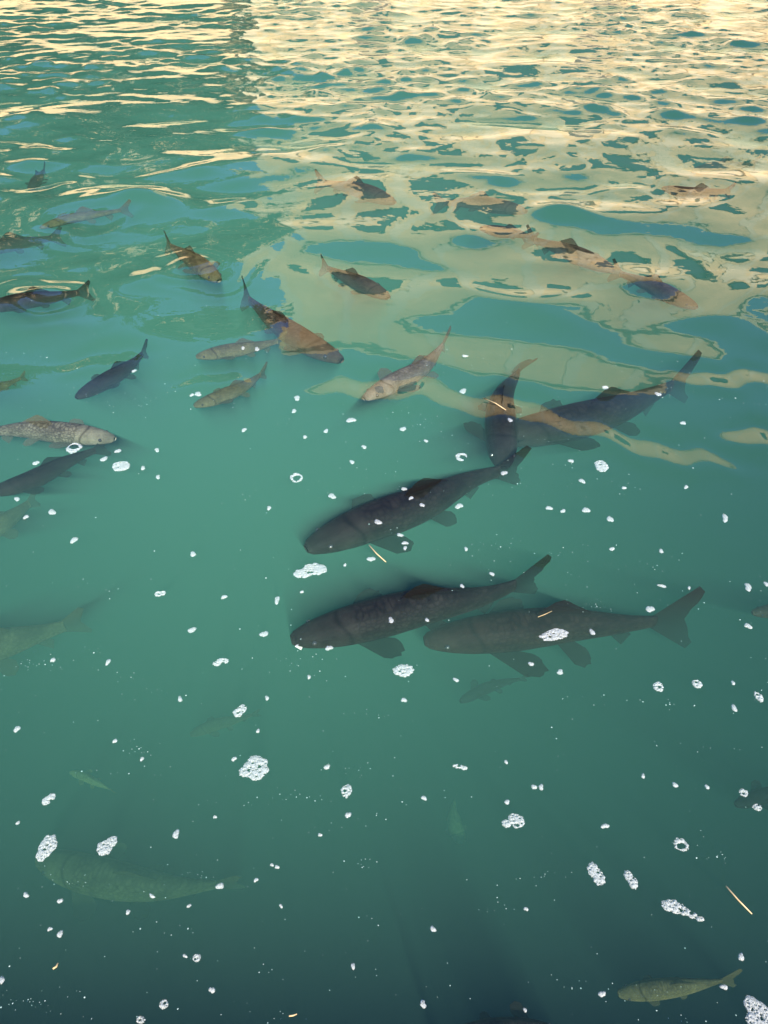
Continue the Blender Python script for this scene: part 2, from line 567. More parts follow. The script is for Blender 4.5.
def tree(x, y, h, cr, label, seed, trunk_h):
    rnd = random.Random(seed)
    root = empty('leafy_tree', (x, y, 0.5))
    tag(root, label, 'tree', 'trees on the far bank')
    tb = MB()
    top = Vector((rnd.uniform(-.3, .3), rnd.uniform(-.3, .3), h * 0.62))
    tb.tube([(0, 0, 0), (top.x * .3, top.y * .3, h * .25), tuple(top)], [0.24, 0.19, 0.10], 8)
    clumps = []
    for i in range(9):
        a, q = rnd.uniform(0, 6.28), rnd.uniform(0.35, 0.9)
        e = Vector((math.cos(a) * cr * q, math.sin(a) * cr * q, rnd.uniform(trunk_h + 0.5, h * 0.92)))
        s = top * rnd.uniform(0.45, 0.95)
        tb.tube([tuple(s), tuple((s + e) / 2 + Vector((0, 0, .2))), tuple(e)], [0.09, 0.06, 0.02], 5)
        clumps.append(e)
    for i in range(80):
        a, q, zz = rnd.uniform(0, 6.28), rnd.uniform(0.1, 1.0) ** 0.5, rnd.uniform(0, 1)
        rr = cr * q * (math.sin(math.pi * (0.12 + 0.8 * zz)) ** 0.6)
        clumps.append(Vector((math.cos(a) * rr, math.sin(a) * rr, trunk_h + (h - trunk_h) * zz)))
    tb.build('trunk', M_BARK, root, True)
    cv, cf = [], []
    for c in clumps:
        sz = rnd.uniform(0.45, 0.85)
        for k in range(46):
            p = c + Vector((rnd.gauss(0, sz * .5), rnd.gauss(0, sz * .5), rnd.gauss(0, sz * .42)))
            n = Vector((rnd.gauss(0, 1), rnd.gauss(0, 1), rnd.gauss(.3, 1))).normalized()
            a = n.orthogonal().normalized() * rnd.uniform(.15, .28)
            b = n.cross(a).normalized() * rnd.uniform(.09, .16)
            i = len(cv)
            cv += [p - a, p + b, p + a, p - b]
            cf.append([i, i + 1, i + 2, i + 3])
    mesh_obj('crown', cv, cf, M_LEAF, root)


trees = [(-22.0, 3.4, 11.2, 3.4, 3.2, 'broad leafy tree mirrored at the far left edge'), (-17.6, 2.4, 12.8, 3.6, 3.4, 'tallest dark tree mirrored at the left of the pool'),
         (-13.2, 3.0, 11.4, 3.5, 3.0, 'dark tree mirrored right of the tallest tree'), (-9.6, 2.0, 12.0, 3.2, 3.2, 'dark tree mirrored third from the tall building'),
         (-6.6, 2.6, 11.0, 2.5, 3.0, 'dark tree mirrored just left of the tall building'), (-11.6, 1.6, 7.0, 2.0, 2.2, 'low dark tree mirrored before the taller left trees')]
for i, (x, dy, h, cr, th, lab) in enumerate(trees):
    tree(x, FAR + dy, h, cr, lab, 40 + i, th)


# ------------------------------------------------------------------ fish
COLS = {
    'dark': fish_mats('dark_carp', (0.008, 0.0075, 0.006), (0.0125, 0.011, 0.008), (0.020, 0.017, 0.012), 0.55),
    'brown': fish_mats('brown_carp', (0.024, 0.018, 0.011), (0.040, 0.030, 0.018), (0.07, 0.05, 0.033), 0.5),
    'tan': fish_mats('tan_carp', (0.06, 0.052, 0.040), (0.10, 0.086, 0.064), (0.16, 0.14, 0.11), 0.4),
    'umber': fish_mats('umber_carp', (0.011, 0.008, 0.0055), (0.018, 0.0125, 0.008), (0.026, 0.020, 0.013), 0.5),
    'olive': fish_mats('olive_carp', (0.042, 0.039, 0.017), (0.080, 0.073, 0.032), (0.13, 0.115, 0.055), 0.4),
    'gold': fish_mats('golden_carp', (0.060, 0.060, 0.040), (0.105, 0.104, 0.068), (0.20, 0.19, 0.14), 0.6),
    'pale': fish_mats('pale_carp', (0.20, 0.14, 0.055), (0.30, 0.21, 0.085), (0.34, 0.27, 0.15), 0.3),
}


def catmull(pts, n):
    P = [pts[0] * 2 - pts[1]] + list(pts) + [pts[-1] * 2 - pts[-2]]
    dense = []
    for i in range(1, len(P) - 2):
        for k in range(24):
            t = k / 24
            a, b, c, d = P[i - 1], P[i], P[i + 1], P[i + 2]
            dense.append(0.5 * ((2 * b) + (c - a) * t + (2 * a - 5 * b + 4 * c - d) * t * t + (3 * b - a - 3 * c + d) * t ** 3))
    dense.append(P[-2])
    cum = [0.0]
    for a, b in zip(dense[:-1], dense[1:]):
        cum.append(cum[-1] + (b - a).length)
    out = []
    for k in range(n):
        s = cum[-1] * k / (n - 1)
        j = min(max(i for i in range(len(cum)) if cum[i] <= s + 1e-9), len(cum) - 2)
        f = (s - cum[j]) / max(cum[j + 1] - cum[j], 1e-9)
        out.append(dense[j].lerp(dense[j + 1], f))
    return out, cum[-1]


# half height above / below the axis and half width along the body (share of length, snout 0 .. tail root 0.84)
PROF = [(0.00, .014, .012, .020), (0.012, .024, .022, .034), (0.05, .040, .034, .050), (0.10, .054, .046, .064), (0.17, .068, .058, .075),
        (0.26, .078, .068, .081), (0.36, .082, .074, .081), (0.46, .078, .070, .075), (0.56, .068, .060, .063), (0.66, .053, .046, .047),
        (0.75, .040, .034, .031), (0.82, .034, .030, .020), (0.86, .034, .031, .011)]


def prof(s):
    for (a, *va), (b, *vb) in zip(PROF[:-1], PROF[1:]):
        if s <= b:
            t = (s - a) / (b - a)
            t = max(0, min(1, t))
            return [p + (q - p) * t for p, q in zip(va, vb)]
    return list(PROF[-1][1:])


def make_fish(name, pix, depth, colour, label, girth=1.0, tail=1.0, fins=1.0, group='carp in the pool', cat='fish', depth_tail=None, roll=0.0, lips=False, tail_roll=0.0, fork=1.0, spread=1.0):
    dt = depth if depth_tail is None else depth_tail
    n_in = len(pix)
    pts = [at(x, y, -(depth + (dt - depth) * i / (n_in - 1))) for i, (x, y) in enumerate(pix)]
    NS = 61
    sp, L = catmull(pts, NS)
    org = sp[NS // 3].copy()
    origin = Vector((org.x, org.y, org.z))

    def frame(s):
        f = s * (NS - 1)
        i = min(int(f), NS - 2)
        p = sp[i].lerp(sp[i + 1], f - i)
        a, b = sp[max(i - 2, 0)], sp[min(i + 3, NS - 1)]
        t = (b - a).normalized()
        side = t.cross(Vector((0, 0, 1))).normalized()
        up = side.cross(t).normalized()
        if roll:
            m = Matrix.Rotation(roll, 3, t)
            side, up = m @ side, m @ up
        return p, t, side, up
    V, F, UV, MI = [], [], [], []
    NR, NC = 34, 16
    ss = [0.86 * (k / (NR - 1)) ** 1.15 for k in range(NR)]
    for s in ss:
        hu, hd, w = [q * L * girth * 0.93 for q in prof(s)]
        p, t, side, up = frame(s)
        for k in range(NC):
            a = 2 * math.pi * k / NC
            c, si = math.cos(a), math.sin(a)
            V.append(p + side * w * c * (abs(c) ** -0.12 if abs(c) > 1e-3 else 1) + up * (hu if si > 0 else hd) * si)
            UV.append((s, 0.5 + 0.5 * si))
    for j in range(NR - 1):
        for k in range(NC):
            F.append((j * NC + k, j * NC + (k + 1) % NC, (j + 1) * NC + (k + 1) % NC, (j + 1) * NC + k))
            MI.append(0)
    F.append(tuple(range(NC)))
    MI.append(0)
    F.append(tuple((NR - 1) * NC + k for k in range(NC))[::-1])
    MI.append(0)

    def fin(base, tipdirs, cols=7, thick=0.003):
        """base: points along the root; tipdirs: offsets of the outer edge. A thin two-sided blade, fanned rays with a ragged edge."""
        b0 = len(V)
        nb, m = len(base), 5
        for lvl in range(m):
            q = lvl / (m - 1)
            for i, (b, d) in enumerate(zip(base, tipdirs)):
                ctr = b + d * q
                V.append(ctr)
                UV.append((i / (nb - 1) * 4, q))
        for lvl in range(m - 1):
            for i in range(nb - 1):
                F.append((b0 + lvl * nb + i, b0 + lvl * nb + i + 1, b0 + (lvl + 1) * nb + i + 1, b0 + (lvl + 1) * nb + i))
                MI.append(1)

    def lerp_list(vals, n):
        out = []
        for i in range(n):
            f = i / (n - 1) * (len(vals) - 1)
            j = min(int(f), len(vals) - 2)
            out.append(vals[j] + (vals[j + 1] - vals[j]) * (f - j))
        return out
    g = L * girth * 0.93
    jit = random.Random(int(pix[0][0] * 7 + pix[1][1]))
    girth *= 0.93
    # dorsal
    n = 9
    base, off = [], []
    hgts = lerp_list([0.02, .072, .064, .050, .038, .027, .014], n)
    for i in range(n):
        s = 0.40 + 0.20 * i / (n - 1)
        p, t, side, up = frame(s)
        base.append(p + up * (prof(s)[0] * g - 0.006 * L))
        off.append((up * 0.9 + t * 0.55) * hgts[i] * L * fins)
    fin(base, off)
    # caudal, forked, with a little sideways curl
    n = 13
    p, t, side, up = frame(0.855)
    pe, te, se, ue = frame(0.999)
    if tail_roll:
        mr = Matrix.Rotation(tail_roll, 3, te)
        se, ue = mr @ se, mr @ ue
        mr = Matrix.Rotation(tail_roll * 0.5, 3, t)
        side, up = mr @ side, mr @ up
    base, off = [], []
    for i in range(n):
        q = -1 + 2 * i / (n - 1)
        base.append(p + up * q * 0.032 * g - t * 0.01 * L)
        ln = (0.125 - 0.033 * fork + 0.056 * fork * abs(q) ** 1.2 - 0.03 * max(0, abs(q) - 0.84) / 0.16) * L * tail * jit.uniform(.95, 1.05)
        tt = (t * 0.55 + te * 0.45).normalized()
        off.append(tt * ln + ue * q * 0.084 * L * tail * spread + se * 0.018 * L * math.sin(q * 2.2))
    fin(base, off)
    # paired fins and anal fin
    for s0, s1, ln, sg_list, dn, back in ((0.20, 0.265, .180, (-1, 1), 0.06, 0.95), (0.47, 0.525, .115, (-1, 1), -0.30, 0.95)):
        dn, back = dn + jit.uniform(-.16, .14), back * jit.uniform(.75, 1.3)
        for sg in sg_list:
            base, off = [], []
            n = 11
            lens = lerp_list([.82, 1.0, .96, .80, .55], n)
            for i in range(n):
                q = i / (n - 1)
                s = s0 + (s1 - s0) * q
                p, t, side, up = frame(s)
                hu, hd, w = prof(s)
                base.append(p + side * sg * w * g * 0.62 - up * hd * g * 0.30)
                dirv = (side * sg * (0.95 - 0.40 * q) + t * (back * (0.75 + 0.45 * q)) + up * dn)
                off.append(dirv.normalized() * ln * L * fins * lens[i] * jit.uniform(.95, 1.03))
            fin(base, off)
    base, off = [], []
    n = 6
    for i in range(n):
        q = i / (n - 1)
        s = 0.68 + 0.07 * q
        p, t, side, up = frame(s)
        base.append(p - up * (prof(s)[1] * g - 0.005 * L))
        off.append((-up * 0.8 + t * 0.7) * L * fins * (0.085 - 0.05 * q))
    fin(base, off)
    # barbels and gill-cover rim are part of the continuous skin: two short whiskers at the mouth
    loc = [v - origin for v in V]
    o = mesh_obj(name, loc, F, list(COLS[colour]), None, True, origin)
    me = o.data
    me.polygons.foreach_set('material_index', MI)
    uvl = me.uv_layers.new(name='UVMap')
    li = np.empty(len(me.loops), dtype=np.int32)
    me.loops.foreach_get('vertex_index', li)
    uvl.data.foreach_set('uv', np.array(UV, dtype=np.float32)[li].ravel())
    tag(o, label, cat, group)
    # eyes
    p, t, side, up = frame(0.075)
    hu, hd, w = [q * g for q in prof(0.075)]
    for sg in (-1, 1):
        c = p + side * sg * w * 0.90 + up * hu * 0.30 - origin
        r = 0.0115 * L
        mb = MB()
        bm = bmesh.new()
        bmesh.ops.create_icosphere(bm, subdivisions=2, radius=r)
        e = bpy.data.meshes.new('eye')
        bm.to_mesh(e)
        bm.free()
        e.materials.append(M_EYE)
        eo = bpy.data.objects.new('eye', e)
        COL.objects.link(eo)
        eo.parent = o
        eo.location = c
    if lips:
        mb = MB()
        arc = []
        for k in range(9):
            a = -1.2 + 2.4 * k / 8
            s = 0.012 + 0.03 * (1 - math.cos(a))
            pp, t, side, up = frame(s)
            hu, hd, w = [q * g for q in prof(s)]
            arc.append(pp + side * math.sin(a) * w * 1.10 - up * hd * 0.35 - origin - t * 0.004 * L * math.cos(a))
        mb.tube([tuple(a) for a in arc], [0.0065 * L] * 9, 6)
        mb.build('lip', M_LIP, o, True)
    return o


FISH = [
    # big dark carp in the middle
    dict(pix=[(306, 549), (360, 527), (425, 503), (475, 479), (530, 464)], depth=.068, colour='dark', label='big dark carp whose tail runs under the upright carp', lips=False),
    dict(pix=[(291, 640), (350, 626), (420, 608), (485, 596), (545, 573)], depth=.065, tail=1.15, colour='dark', label='big dark carp with a pale lip overlapping another carp', lips=True),
    dict(pix=[(424, 641), (490, 634), (560, 626), (625, 624), (692, 618)], depth=.115, colour='umber', label='big brown carp with broad tail under the pale-lipped carp', fins=1.25, tail=1.35, tail_roll=-0.35),
    dict(pix=[(503, 468), (501, 432), (502, 400), (515, 378), (527, 362)], depth=.07, colour='dark', label='dark carp swimming towards the viewer with its tail bent', girth=1.08, tail=1.3, tail_roll=0.85, fork=-0.5, spread=.55),
    dict(pix=[(490, 438), (550, 428), (615, 411), (655, 394), (694, 376)], depth=.09, colour='dark', label='long dark carp crossing beneath the upright carp', girth=.95, tail=1.15, tail_roll=-0.2),
    # left side
    dict(pix=[(115, 439), (70, 434), (20, 430), (-40, 436)], depth=.04, colour='gold', label='pale golden carp with visible scales at the left edge', girth=.95),
    dict(pix=[(-12, 494), (30, 481), (72, 460), (112, 444)], depth=.07, colour='dark', label='slim dark carp just below the golden carp'),
    dict(pix=[(76, 398), (103, 383), (130, 366), (149, 347)], depth=.05, colour='dark', label='small dark carp alone at upper left, pointing down left'),
    dict(pix=[(196, 357), (225, 352), (255, 347), (290, 338)], depth=.05, colour='olive', label='small olive carp beside the head of the brown carp'),
    dict(pix=[(194, 406), (218, 398), (245, 386), (268, 369)], depth=.06, colour='olive', label='small olive carp below the other olive carp'),
    dict(pix=[(342, 361), (308, 344), (275, 322), (239, 291)], depth=.05, colour='brown', label='brown carp with spread fins heading down right', girth=.84, fins=.62),
    dict(pix=[(389, 298), (365, 286), (345, 277), (318, 264)], depth=.05, colour='brown', label='small brown carp in the pale reflection, pointing right'),
    dict(pix=[(364, 399), (392, 384), (425, 366), (449, 337)], depth=.05, girth=.86, colour='tan', label='brown carp with upturned pale tail over a beige patch'),
    dict(pix=[(219, 281), (203, 268), (186, 256), (163, 242)], depth=.035, colour='olive', label='golden carp amid the ripples at upper left'),
    dict(pix=[(-20, 310), (20, 302), (55, 297), (95, 290)], depth=.04, colour='dark', label='dark carp rippling the surface at the left edge'),
    dict(pix=[(-40, 252), (-5, 247), (30, 242), (66, 236)], depth=.09, colour='dark', label='dark carp with only its tail end in view at left'),
    dict(pix=[(40, 228), (70, 219), (100, 214), (134, 208)], depth=.06, girth=.65, colour='olive', label='thin olive carp in green ripples at upper left'),
    dict(pix=[(-30, 398), (-8, 391), (8, 384), (28, 375)], depth=.09, colour='olive', label='olive carp cut by the left edge, tail showing'),
    dict(pix=[(-60, 540), (-30, 530), (0, 525), (40, 495)], depth=.20, colour='olive', label='deep olive carp at the left edge below the slim carp', girth=1.5, fins=1.4),
    dict(pix=[(-110, 660), (-50, 655), (10, 642), (92, 618)], depth=.26, colour='olive', label='deep greenish carp at the left edge with a drooping pale fin', girth=1.35, fins=1.4),
    # upper right
    dict(pix=[(614, 271), (590, 261), (560, 249), (522, 236)], depth=.055, colour='brown', label='brown carp in the beige reflection at upper right'),
    dict(pix=[(697, 308), (675, 298), (648, 285), (608, 269)], depth=.05, colour='brown', label='dark brown carp nose down following the other carp'),
    dict(pix=[(395, 203), (370, 194), (345, 187), (312, 181)], depth=.07, colour='brown', label='brown carp under the ripples at upper centre'),
    dict(pix=[(527, 212), (500, 207), (470, 203), (430, 204)], depth=.09, colour='brown', label='brown carp half hidden by ripples right of upper centre'),
    dict(pix=[(480, 228), (500, 232), (518, 234), (540, 240)], depth=.05, colour='dark', label='small dark carp behind the tail of the brown carp', girth=1.2),
    dict(pix=[(662, 188), (685, 193), (705, 193), (735, 190)], depth=.035, colour='brown', label='brown carp breaking the surface at upper right'),
    dict(pix=[(692, 172), (715, 168), (735, 166), (760, 164)], depth=.13, colour='brown', label='brown carp farthest up on the right'),
    dict(pix=[(30, 190), (36, 182), (41, 175), (46, 168)], depth=.08, colour='dark', label='small dark carp farthest up on the left'),
    # deep or at the frame's edges, below
    dict(pix=[(460, 702), (482, 690), (502, 683), (530, 677)], depth=.34, colour='dark', label='small faint carp deep under the brown carp'),
    dict(pix=[(38, 858), (95, 876), (165, 887), (248, 882)], depth=.36, colour='olive', label='large pale blurred carp deep at lower left', girth=1.1),
    dict(pix=[(618, 994), (660, 989), (695, 985), (738, 978)], depth=.13, colour='olive', label='olive carp at the lower right corner', girth=1.0, fins=.55, tail=1.2, tail_roll=-0.4),
    dict(pix=[(560, 1034), (510, 1030), (470, 1030), (425, 1036)], depth=.06, colour='dark', label='dark carp cut by the bottom edge', girth=1.1),
    dict(pix=[(735, 805), (765, 796), (795, 790), (830, 786)], depth=.24, colour='dark', label='dim carp cut by the right edge, lower down', girth=1.0),
    dict(pix=[(752, 613), (785, 610), (815, 607), (850, 600)], depth=.16, colour='brown', label='brown carp whose snout enters at the right edge'),
    dict(pix=[(190, 735), (215, 725), (235, 720), (262, 712)], depth=.42, colour='olive', label='very faint carp deep at centre left', girth=1.1),
    dict(pix=[(70, 772), (85, 777), (97, 783), (115, 792)], depth=.48, colour='pale', label='tiny faint carp deep at lower left'),
    dict(pix=[(462, 845), (456, 828), (453, 812), (456, 795)], depth=.62, colour='pale', label='pale blurred carp deep at lower centre seen head on', girth=1.9),
]
for f in FISH:
    make_fish('carp', **f)


# ------------------------------------------------------------------ foam and floating bits
def foam_patch(px, py, wpx, hpx, label, seed, ring=False, lobes=None, group='foam patches on the water', angle=0.0):
    """A raft of bubbles: an irregular domed sheet pierced where bubbles have burst, resolved on a fine grid."""
    rnd = random.Random(seed)
    c = at(px, py, 0.0)
    s = px_size(py)
    # ground scale: rows are foreshortened
    dyp = (at(px, py - 4) - at(px, py + 4)).length / 8
    a, b = wpx * 0.5 * s, hpx * 0.5 * dyp
    circ = []
    if lobes:
        for lx, ly, lr in lobes:
            circ.append((lx * a * .9, ly * b * .9, lr * 1.13 * a, lr * 1.13 * b))
    else:
        for k in range(5):
            t = rnd.uniform(0, 6.28)
            q = rnd.uniform(0.1, 0.35)
            circ.append((math.cos(t) * q * a, math.sin(t) * q * b, a * rnd.uniform(.55, .78), b * rnd.uniform(.55, .78)))
    wob = [(rnd.uniform(0.02, 0.055), rnd.randint(3, 9), rnd.uniform(0, 6.28)) for _ in range(4)]

    def inside(x, y):
        best = -9
        for cx, cy_, ra, rb in circ:
            t = math.atan2((y - cy_) / rb, (x - cx) / ra)
            r = math.hypot((x - cx) / ra, (y - cy_) / rb)
            lim = 1 + sum(am * math.sin(f * t + p) for am, f, p in wob)
            best = max(best, lim - r)
        return best
    holes = []
    area = math.pi * a * b / (s * s)
    for k in range(int(area / 9)):
        hx, hy = rnd.uniform(-a, a), rnd.uniform(-b, b)
        r = s * rnd.choice([.5, .6, .7, .8, 1.0])
        if all(math.hypot(hx - u, hy - v) > (r + w) * 1.15 + .25 * s for u, v, w in holes):
            holes.append((hx, hy, r))
    if ring:
        for k in range(3):
            holes.append((rnd.uniform(-.25, .25) * a, rnd.uniform(-.25, .25) * b, 0.48 * min(a, b)))
    else:
        for k in range(max(1, int(area / 160))):
            holes.append((rnd.uniform(-.4, .4) * a, rnd.uniform(-.4, .4) * b, s * rnd.uniform(1.1, 1.9)))
    cell = 0.42 * s
    nx, ny = int(a * 1.5 / cell) + 2, int(b * 1.5 / cell) + 2
    ids, V, F = {}, [], []

    def vid(i, j):
        if (i, j) not in ids:
            x, y = i * cell, j * cell
            e = max(0, min(1, inside(x, y) * 2.5))
            near = min([1] + [max(0, (math.hypot(x - u, y - v) - w) / (0.9 * s)) for u, v, w in holes])
            ids[(i, j)] = len(V)
            V.append((x + rnd.uniform(-.2, .2) * cell, y + rnd.uniform(-.2, .2) * cell, 0.0009 + 0.0035 * math.sqrt(e) * (0.35 + 0.65 * near)))
        return ids[(i, j)]
    for i in range(-nx, nx):
        for j in range(-ny, ny):
            x, y = (i + .5) * cell, (j + .5) * cell
            if inside(x, y) > 0 and all(math.hypot(x - u, y - v) > w for u, v, w in holes):
                F.append((vid(i, j), vid(i + 1, j), vid(i + 1, j + 1), vid(i, j + 1)))
    # skirt down to the water
    cnt = {}
    for f in F:
        for u, v in zip(f, f[1:] + f[:1]):
            cnt[(u, v)] = True
    low = {}
    for (u, v) in list(cnt):
        if (v, u) not in cnt:
            for q in (u, v):
                if q not in low:
                    low[q] = len(V)
                    V.append((V[q][0], V[q][1], -0.0006))
            F.append((u, low[u], low[v], v))
    o = mesh_obj('foam_patch', V, F, M_FOAM, None, True, c)
    o.rotation_euler[2] = angle
    return tag(o, label, 'foam', group)


PATCH = [
    (310, 571, 32, 15, 'two-lobed foam patch below the snout of the big dark carp', dict(lobes=[(.3, .25, .68), (-.5, -.4, .5)])),
    (122, 466, 20, 11, 'lacy oval foam patch right of the slim dark carp', {}),
    (74, 448, 17, 11, 'foam ring on the flank of the golden carp', dict(ring=True)),
    (297, 478, 14, 10, 'small foam ring alone above the big dark carp', dict(ring=True)),
    (462, 457, 13, 9, 'small foam ring left of the upright carp', dict(ring=True)),
    (601, 466, 15, 11, 'foam patch below the long dark carp', {}),
    (554, 635, 29, 13, 'slanted oval foam patch over the back of the brown carp', dict(lobes=[(.35, .3, .6), (0, 0, .62), (-.4, -.3, .55)])),
    (403, 671, 21, 13, 'foam patch below the fins of the pale-lipped carp', {}),
    (254, 768, 29, 27, 'largest foam patch with a small lobe on its left', dict(lobes=[(.15, 0, .75), (.3, -.35, .5), (-.7, -.3, .32), (0, .4, .5)])),
    (46, 849, 20, 24, 'round foam patch above the pale blurred carp, nearest the left edge', dict(lobes=[(.1, .3, .75), (-.2, -.45, .5)])),
    (107, 846, 19, 19, 'two-lobed foam patch above the back of the pale blurred carp', dict(lobes=[(-.2, -.2, .7), (.45, .5, .48)])),
    (49, 799, 13, 12, 'slanted foam patch above the two round patches', dict(lobes=[(-.3, -.3, .6), (.35, .35, .5)])),
    (240, 711, 14, 13, 'oval foam patch above the largest patch', dict(lobes=[(-.25, -.25, .62), (.3, .35, .55)])),
    (347, 790, 12, 15, 'oval foam patch right of the largest patch', {}),
    (513, 822, 23, 19, 'lumpy foam patch with side lobe at lower centre', dict(lobes=[(.35, .1, .62), (-.65, -.2, .36), (.1, .45, .4)])),
    (596, 874, 17, 21, 'peanut-shaped foam patch at lower right', dict(lobes=[(-.25, .4, .62), (.25, -.4, .62)])),
    (631, 880, 14, 19, 'narrow foam patch beside the peanut-shaped patch', dict(lobes=[(-.3, .45, .52), (.2, -.3, .58)])),
    (682, 910, 40, 24, 'comma-shaped foam patch with a trailing tail', dict(lobes=[(-.55, .4, .42), (-.2, .1, .36), (.15, -.2, .25), (.5, -.5, .2), (.85, -.8, .17)])),
    (681, 845, 15, 13, 'thin ragged foam patch right of the peanut-shaped patch', dict(ring=True)),
    (757, 1013, 27, 34, 'foam patch at the lower right corner', dict(lobes=[(-.2, .45, .5), (.25, 0, .62), (-.5, -.5, .45), (.1, -.6, .5)])),
    (460, 767, 15, 7, 'ragged thin foam strip above the lumpy patch', dict(lobes=[(-.5, .2, .45), (.1, 0, .4), (.6, -.4, .4)])),
    (221, 662, 15, 9, 'curved foam patch in the open water at centre left', dict(lobes=[(-.55, -.4, .45), (0, .2, .5), (.55, .2, .45)])),
    (658, 687, 11, 12, 'squarish foam patch below the tail of the brown carp', {}),
    (697, 684, 11, 9, 'foam patch right of the squarish patch', {}),
    (160, 594, 11, 7, 'small foam patch left of the pale-lipped carp', dict(lobes=[(-.3, 0, .6), (.5, .2, .5)])),
    (758, 696, 9, 11, 'foam patch near the right edge, lowest of the right group', {}),
    (164, 1005, 9, 11, 'bluish foam patch in the bottom shade at left', {}),
    (141, 1020, 8, 9, 'bluish foam patch touching the bottom edge', {}),
    (197, 958, 9, 9, 'foam patch above the bottom shade at left', {}),
    (757, 807, 11, 8, 'foam patch over the dim carp at the right edge', {}),
    (743, 793, 10, 8, 'ragged foam patch left of the dim carp', {}),
]
for i, (x, y, w, h, lab, kw) in enumerate(PATCH):
    foam_patch(x, y, w, h, lab, 500 + i, **kw)

FLECK = [(74, 540, 9, 6), (52, 512, 9, 6), (192, 630, 8, 7), (264, 634, 9, 7), (277, 600, 7, 8), (193, 554, 8, 5), (224, 597, 6, 5), (269, 508, 6, 4), (108, 662, 6, 6), (53, 660, 5, 6),
         (180, 699, 6, 6), (267, 698, 5, 5), (17, 499, 7, 4), (26, 517, 6, 4), (104, 459, 8, 5), (118, 451, 7, 4), (157, 450, 6, 4), (143, 468, 6, 4), (36, 463, 8, 4), (158, 477, 6, 4),
         (198, 394, 10, 4), (192, 395, 5, 3), (134, 371, 5, 3), (243, 348, 5, 3), (257, 349, 6, 4), (244, 430, 6, 4), (297, 398, 8, 5), (294, 411, 6, 4), (351, 420, 10, 6), (403, 429, 7, 5),
         (326, 431, 6, 4), (305, 437, 6, 3), (364, 447, 6, 4), (426, 441, 5, 3), (352, 462, 6, 4), (463, 391, 9, 5), (465, 356, 6, 3), (332, 496, 9, 6), (378, 522, 8, 6), (459, 506, 9, 6),
         (400, 535, 7, 4), (405, 543, 7, 4), (411, 498, 5, 4), (422, 505, 6, 4), (504, 473, 7, 5), (549, 508, 7, 5), (563, 511, 6, 4), (586, 510, 8, 7), (582, 481, 7, 5), (610, 519, 7, 7),
         (683, 423, 6, 4), (725, 518, 8, 8), (624, 488, 5, 3), (686, 487, 5, 4), (612, 549, 6, 4), (661, 551, 6, 4), (466, 549, 5, 4), (492, 574, 6, 4), (571, 461, 6, 4), (510, 420, 6, 4),
         (658, 394, 7, 4), (605, 388, 7, 4), (606, 387, 5, 3), (371, 559, 10, 5), (391, 620, 7, 6), (329, 648, 8, 6), (297, 646, 4, 3), (405, 548, 5, 4), (309, 677, 5, 4), (404, 700, 6, 6),
         (560, 672, 9, 5), (531, 664, 6, 5), (592, 632, 7, 6), (650, 609, 9, 8), (748, 587, 9, 8), (748, 626, 8, 6), (734, 708, 7, 7), (766, 584, 6, 4), (689, 588, 4, 3), (662, 586, 10, 3),
         (456, 680, 7, 4), (541, 787, 7, 6), (424, 798, 6, 6), (506, 762, 5, 4), (507, 802, 7, 5), (534, 787, 6, 6), (348, 815, 6, 8), (320, 835, 5, 4), (327, 767, 7, 6), (176, 834, 9, 9),
         (17, 729, 8, 6), (115, 741, 5, 5), (142, 759, 5, 4), (234, 759, 6, 5), (258, 731, 5, 4), (215, 817, 4, 4), (18, 823, 4, 4), (26, 895, 7, 6), (60, 901, 6, 6), (128, 912, 6, 5),
         (60, 934, 8, 7), (353, 966, 6, 7), (423, 1004, 8, 9), (433, 929, 7, 7), (212, 990, 7, 8), (526, 909, 5, 5), (602, 994, 8, 8), (741, 957, 9, 7), (724, 987, 9, 6), (605, 826, 9, 6),
         (525, 1010, 6, 4), (2, 980, 5, 10), (675, 785, 6, 6), (643, 776, 5, 5), (707, 787, 5, 5), (50, 929, 5, 5), (277, 867, 5, 5), (281, 906, 5, 4), (272, 865, 4, 4), (256, 880, 5, 5),
         (220, 886, 8, 9), (152, 896, 8, 4), (189, 906, 5, 4), (185, 956, 6, 4), (733, 683, 5, 4), (404, 489, 6, 4), (302, 592, 4, 3), (345, 565, 4, 3), (427, 620, 5, 4), (462, 586, 5, 4)]


def fleck(px, py, w, h, seed, label):
    rnd = random.Random(seed)
    s = px_size(py)
    dyp = (at(px, py - 4) - at(px, py + 4)).length / 8
    a, b = w * .5 * s * 0.84, h * .5 * dyp * 0.84
    n = 14
    V, F = [(0, 0, .0034)], []
    ph = [rnd.uniform(0, 6.28) for _ in range(3)]
    tl = rnd.uniform(-.5, .5)
    for lvl, z in ((0.55, .0030), (0.88, .0018), (1.0, -.0006)):
        for k in range(n):
            t = 2 * math.pi * k / n
            r = lvl * (1 + .24 * math.sin(2 * t + ph[0]) + .12 * math.sin(3 * t + ph[1]) + .08 * math.sin(5 * t + ph[2]))
            x, y = a * r * math.cos(t), b * r * math.sin(t)
            V.append((x * math.cos(tl) - y * math.sin(tl), x * math.sin(tl) + y * math.cos(tl), z))
    for k in range(n):
        F.append((0, 1 + k, 1 + (k + 1) % n))
        for l in range(2):
            F.append((1 + l * n + k, 1 + (l + 1) * n + k, 1 + (l + 1) * n + (k + 1) % n, 1 + l * n + (k + 1) % n))
    o = mesh_obj('foam_fleck', V, F, M_FOAM, None, True, at(px, py, 0.0))
    return tag(o, label, 'foam', 'small foam flecks')


